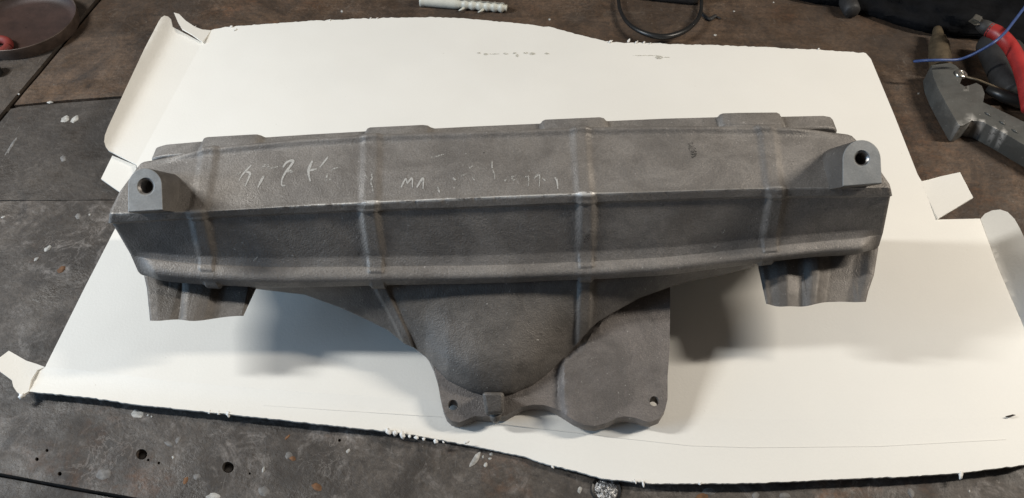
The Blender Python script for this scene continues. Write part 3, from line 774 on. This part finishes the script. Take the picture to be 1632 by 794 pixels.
for pts, w in [([(10, 435), (60, 465)], 3), ([(225, 310), (270, 280)], 2.5), ([(520, 210), (525, 330), (550, 380), (555, 450)], 3), ([(840, 400), (775, 425), (795, 460), (835, 445)], 2.8), ([(680, 480), (715, 430)], 2.4),
               ([(945, 420), (990, 415), (990, 545)], 2.8), ([(1065, 440), (1100, 405), (1135, 410), (1130, 560)], 2.8), ([(1170, 430), (1215, 480)], 2.6), ([(265, 430), (300, 470)], 2.4), ([(120, 410), (200, 380)], 2.4), ([(980, 350), (1040, 330)], 2.4)]: ribbon(cwf, conv(*O3, pts), w)
for pts, w in [([(938, 372), (935, 380), (932, 388)], 9), ([(1108, 240), (1103, 252)], 7), ([(1100, 228), (1108, 250)], 12), ([(770, 243), (772, 243.5)], 3)]: ribbon(sm, pts, w)
for pts, w in [([(372, 395), (376, 398)], 4), ([(386, 388), (388, 386)], 4), ([(404, 416), (412, 408)], 3), ([(441, 383), (444, 381)], 3), ([(465, 407), (468, 408)], 3), ([(568, 379), (570, 378)], 3), ([(1150, 372), (1156, 366)], 3), ([(1138, 394), (1142, 392)], 3)]: ribbon(cwf, pts, w)

for l_, nm_, m_ in ((cb, "chalk_stroke", M_CHALK), (cf_, "chalk_stroke", M_CHALKF), (cw, "chalk_stroke", M_CHALK), (cwf, "chalk_stroke", M_CHALKF), (sm, "dark_smear", M_SMEAR)):
    for b_ in l_: b_.link(nm_, m_, man)

# ================================================================== THINGS ROUND THE EDGE OF THE BENCH
# pan, upper left
pts = [G(x, y, ZB + .012) for x, y in ((0, 81), (40, 77), (76, 65), (104, 44), (118, 20), (121, 2))]
Am = np.array([[2 * p.x, 2 * p.y, 1] for p in pts]); bb = np.array([p.x ** 2 + p.y ** 2 for p in pts])
s_, *_ = np.linalg.lstsq(Am, bb, rcond=None); pr_ = math.sqrt(s_[2] + s_[0] ** 2 + s_[1] ** 2)
pc = Vector((s_[0], s_[1], ZB)); print("pan", pc, pr_)
pan = thing("round_pan", "shallow round red-brown pan at the upper left corner of the bench", "pan", pc)
b = Buf(); lathe(b, pc, (0, 0, 1), [(0.0005, .002), (pr_ * .8, .002), (pr_ * .93, .004), (pr_ * .975, .009)], 72); b.link("pan_floor", M_PAN, pan)
b = Buf(); lathe(b, pc, (0, 0, 1), [(pr_ * .972, .0088), (pr_ * .985, .0122), (pr_ * .995, .0128), (pr_, .0118), (pr_ * .995, .006), (pr_ * .97, 0.0)], 72); b.link("pan_rim", M_PANRIM, pan)
# red ring beside the pan
b = Buf(); c0 = G(-9, 75, ZB + .006); pl = [c0 + Vector((.0135 * math.cos(a), .0, 0)) + Vector((0, .0135 * math.sin(a) * .9, .0)) for a in np.linspace(0, 2 * math.pi, 37)]
tube(b, pl, .0042, 12, cap=False); tag(b.link("rubber_ring", plain("dull_red_rubber", (.20, .028, .022), .6), origin=G(-9, 75, ZB)), "red rubber ring against the rim of the pan", "ring")
b = Buf(); c0 = G(-8, 118, ZB); lathe(b, c0, (0, 0, 1), [(0.0005, .012), (.006, .012), (.0072, .0105), (.0075, 0)], 24)
tag(b.link("black_cap", M_BLACKPL, origin=c0), "small black plastic cap below the pan at the left picture edge", "cap")

# wall plug at the top
plug = thing("wall_plug", "off-white nylon wall plug lying behind the back edge of the cardboard", "wall plug", G(740, 12, ZB))
pa, pb_ = G(670, 1, ZB + .0052), G(808, 13, ZB + .0045); ax = (pb_ - pa)
b = Buf(); np_ = 60; pts = [pa + ax * (k / np_) for k in range(np_ + 1)]
rad = [(.0056 if k < 26 else .0047 + .0006 * math.sin(k * 1.25)) * (1 if k < np_ - 2 else .8) * (1.08 if k < 3 else 1) for k in range(np_ + 1)]
tube(b, pts, rad, 16); b.link("plug_body", M_PLUG, plug)
for t in (.52, .74):
    c = pa + ax * t; b = Buf(); tube(b, [c + Vector((0, -.003, -.001)), c + Vector((-.003, -.0062, -.0015)), c + Vector((-.0065, -.0082, -.002))], [.0016, .0013, .0005], 8); b.link("barb", M_PLUG, plug)
for s in (.006,):
    b = Buf(); c = pa + ax * .42; d = pa + ax * .97
    b.add([c + Vector((0, -.0008, .0044)), d + Vector((0, -.0008, .0044)), d + Vector((0, .0008, .0044)), c + Vector((0, .0008, .0044)), c + Vector((0, -.0008, .0052)), d + Vector((0, -.0008, .0052)), d + Vector((0, .0008, .0052)), c + Vector((0, .0008, .0052))],
          [(0, 1, 2, 3), (4, 5, 6, 7), (0, 1, 5, 4), (1, 2, 6, 5), (2, 3, 7, 6), (3, 0, 4, 7)]); b.link("expansion_slot_shade", plain("slot_shade", (.30, .29, .25), .6), plug, smooth=False)

# black cable loop
b = Buf(); pth = [(984, -60), (985, -20), (986, 4), (990, 20), (1001, 37), (1020, 50), (1044, 57.5), (1066, 58), (1090, 50), (1108, 36), (1116.5, 20), (1118, 0), (1118, -30), (1112, -60)]
zs = [.004, .004, .005, .006, .008, .010, .011, .011, .010, .008, .006, .005, .004, .004]
pl = catmull([G(x, y, ZB + z) for (x, y), z in zip(pth, zs)], 10)
rr = [.0019 + .0011 * math.exp(-((k / len(pl) - .52) / .16) ** 2) for k in range(len(pl))]
tube(b, pl, rr, 10); tag(b.link("cable_loop", M_BLACKPL, origin=G(1052, 0, ZB)), "thin black cable lying in a loop behind the cardboard", "cable")
b = Buf(); pl = catmull([G(x, y, ZB + .0012) for x, y in ((1117, 20), (1125, 27), (1131, 31), (1138, 27), (1143, 27), (1149, 30))], 6); tube(b, pl, [.0018] * 12 + [.0022] * (len(pl) - 20) + [.0008] * 8, 8)
tag(b.link("rubber_scrap", M_RUBBER, origin=G(1130, 28, ZB)), "small torn black scrap beside the cable loop", "scrap")
# dark block put in for a blurry shadow cast from beyond the frame
b = Buf(); c = [G(1025, 3, ZB), G(1112, 12, ZB), G(1120, -50, ZB), G(1020, -50, ZB)]
b.add(c + [q + Vector((0, .004, .03)) for q in c], [(0, 1, 2, 3), (4, 5, 6, 7), (0, 1, 5, 4), (1, 2, 6, 5), (2, 3, 7, 6), (3, 0, 4, 7)])
o = tag(b.link("shadow_block", M_RUBBER, origin=G(1070, -20, ZB)), "dark block standing in for a shadow inside the cable loop at the top picture edge", "block")
mb = o.modifiers.new('bevel', 'BEVEL'); mb.width = .006; mb.segments = 3

# black cloth heap, upper right
cl = [(1255, -6), (1300, 4), (1345, 9), (1372, 16), (1400, 27), (1440, 40), (1478, 50), (1515, 56), (1560, 60), (1600, 68), (1700, 90), (1800, 60), (1760, -110), (1240, -110)]
def zc(x, y):
    e = min(1.0, max(0, (interp([(1250, -8), (1345, 9), (1400, 27), (1478, 50), (1560, 60), (1700, 90)], x) - y)) / 34.0)
    p = G(x, y, ZB); k = noise.noise(Vector((p.x * 16, p.y * 20, 2))) + .5 * noise.noise(Vector((p.x * 40 + p.y * 25, p.y * 34, 5)))
    fold = abs(noise.noise(Vector((p.x * 9 - p.y * 15, p.y * 24, 9))))
    return G(x, y, ZB + .002 + math.sqrt(e) * (.018 + .010 * k - .016 * max(0, .22 - fold)))
o = tag(sheet("cloth_heap", densify(cl, 9, 1.2), zc, .002, M_CLOTH, spacing=8, origin=G(1500, 0, ZB), sharp=80), "crumpled black cloth heaped at the upper right corner", "cloth")
b = Buf(); c0, c1 = G(1359, 20, ZB + .008), G(1343, -14, ZB + .009)
tube(b, [c0, c0.lerp(c1, .06), c0.lerp(c1, .2), c1], [.0065, .0082, .0088, .0088], 18); tag(b.link("rubber_plug", M_RUBBER, origin=c0), "rounded black rubber end poking out at the left of the cloth", "rubber plug")

# grey cast grip tool with brass nozzle
gun = thing("blow_gun", "grey painted metal air gun with bent handle right of the cardboard", "air gun", G(1550, 180, ZB))
go = [(1484, 104), (1487, 122), (1495, 141), (1509, 167), (1527, 198), (1531, 200.5), (1537, 199), (1549, 191.6), (1566, 194), (1600, 212), (1632, 231), (1720, 280), (1735, 246), (1632, 194), (1603, 180), (1580, 169), (1567, 163), (1569.5, 149), (1565, 137), (1556, 132), (1545, 136), (1537, 137.5), (1530, 133), (1533, 125), (1531, 112), (1523, 104), (1514, 100)]
def zg(x, y): return G(x, y, ZB + .020)
body_g = sheet("gun_body", densify(go, 7), zg, .019, M_GUN, gun, spacing=12, bevel=.0035, sharp=40)
w_ = np.zeros(len(body_g.data.vertices))
for i, vv in enumerate(body_g.data.vertices):
    p = vv.co + gun.location; d_ = min((p - zg(x, y)).length for x, y in ((1528, 200), (1534, 200), (1540, 196), (1549, 191.6), (1566, 194), (1585, 204), (1600, 212)))
    w_[i] = math.exp(-(d_ / .0016) ** 2) * .6
a_ = body_g.data.attributes.new('glint_wear', 'FLOAT', 'POINT'); a_.data.foreach_set('value', w_.astype(np.float32))  # edge highlight of the handle painted into the colour, with chips
b = Buf(); c0, c1 = G(1500, 112, ZB + .0105), G(1494, 46, ZB + .0125)
tube(b, [c0.lerp(c1, k) for k in (0, .2, .55, .6, .62, .74, .76, .9, 1.0)], [.0100, .0100, .0094, .0092, .0078, .0074, .0056, .0050, .0038], 20); b.link("nozzle", M_BRASS, gun, sharp=40)
b = Buf(); c0 = G(1532, 118, ZB + .0205); lathe(b, c0, (.1, -.1, 1), [(.0018, .0012), (.0022, .0018), (.0042, .0016), (.0056, .0006), (.0058, -.0006)], 26); lathe(b, c0, (.1, -.1, 1), [(.0001, .0022), (.0014, .002), (.0016, .0)], 16); b.link("pivot_washer", M_STEEL, gun)
b = Buf(); pl = [G(1538, 122, ZB + .021), G(1560, 128, ZB + .021), G(1590, 140, ZB + .0205), G(1612, 148, ZB + .020)]; tube(b, pl, .0011, 8); b.link("trigger_wire", M_BRASS, gun)
b = Buf(); pl = [G(1572, 142, ZB + .018), G(1600, 154, ZB + .018), G(1625, 161, ZB + .018), G(1680, 166, ZB + .018)]; tube(b, pl, [.0035, .0055, .0068, .007], 12); b.link("trigger_lever", M_BLACKPL, gun)
b = Buf()
for x, y in ((1574, 183), (1597, 197), (1617, 210)):
    p, q = zg(x - 5, y - 4), zg(x + 5, y + 3); tube(b, [p, p.lerp(q, .5) + Vector((0, 0, .0006)), q], [.0004, .0011, .0004], 8)
b.link("grip_marks", M_GUN, gun)

# battery clamp lead: crimp lug, black sleeve, red cable
lead = thing("red_cable", "thick red cable with black sleeve and metal crimp lug at the right edge", "cable", G(1600, 70, ZB))
zl = .042
b = Buf(); pl = catmull([G(x, y, ZB + z) for x, y, z in ((1576, 47, zl), (1592, 55, zl), (1610, 74, zl - .002), (1624, 100, zl - .004), (1634, 132, zl - .008), (1642, 175, zl - .015))], 8); tube(b, pl, .0068, 16); b.link("insulation", M_RED, lead)
b = Buf(); pl = [G(x, y, ZB + zl) for x, y in ((1560, 38), (1568, 42), (1580, 49))]; tube(b, pl, [.0046, .0062, .0070], 14); b.link("sleeve", M_RUBBER, lead)
b = Buf()
q = [(1543, 34), (1556, 24), (1567, 30), (1561, 40), (1553, 40)]
v = [G(x, y, ZB + zl + .003) for x, y in q] + [G(x, y, ZB + zl - .001) for x, y in q]; n = 5
b.add(v, [tuple(range(5)), tuple(range(5, 10))] + [(k, (k + 1) % 5, 5 + (k + 1) % 5, 5 + k) for k in range(5)])
q = [(1550, 29), (1555, 22), (1566, 27), (1562, 35)]
v = [G(x, y, ZB + zl + .007) for x, y in q] + [G(x, y, ZB + zl + .003) for x, y in q]
b.add(v, [(0, 1, 2, 3), (4, 5, 6, 7), (0, 1, 5, 4), (1, 2, 6, 5), (2, 3, 7, 6), (3, 0, 4, 7)]); o = b.link("crimp_lug", M_STEEL, lead, smooth=False)
mb = o.modifiers.new('bevel', 'BEVEL'); mb.width = .0006; mb.segments = 2
# dusty rubber grips under the lead
for i, (pts, r, lab) in enumerate((([(1574, 66), (1588, 95), (1604, 130), (1618, 150)], .0125, "dusty black rubber hose nearest the grey air gun, under the blue wire"), ([(1606, 74), (1618, 100), (1632, 128), (1650, 160)], .0125, "dusty black rubber hose running under the red cable"))):
    b = Buf(); pl = catmull([G(x, y, ZB + .014) for x, y in pts], 6); m_ = len(pl)
    tube(b, pl, [r * (.72 if k == 0 else .93 if k == 1 else 1) for k in range(m_)], 18); tag(b.link("rubber_hose", M_RUBBER, origin=G(*pts[0], ZB)), lab, "hose", "dusty rubber hoses by the air gun")
# blue wire lying over the gun nozzle
b = Buf(); pl = catmull([G(x, y, ZB + z) for x, y, z in ((1457, 98, .020), (1475, 96.5, .029), (1500, 96, .032), (1525, 95.5, .031), (1541, 91, .034), (1560, 82, .042), (1582, 69, .052), (1600, 54, .054), (1616, 34, .053), (1640, 2, .05), (1670, -40, .05))], 8)
tube(b, pl, .0013, 10); tag(b.link("blue_wire", M_BLUE, origin=G(1500, 96, ZB)), "thin blue wire crossing over the air gun nozzle", "wire")
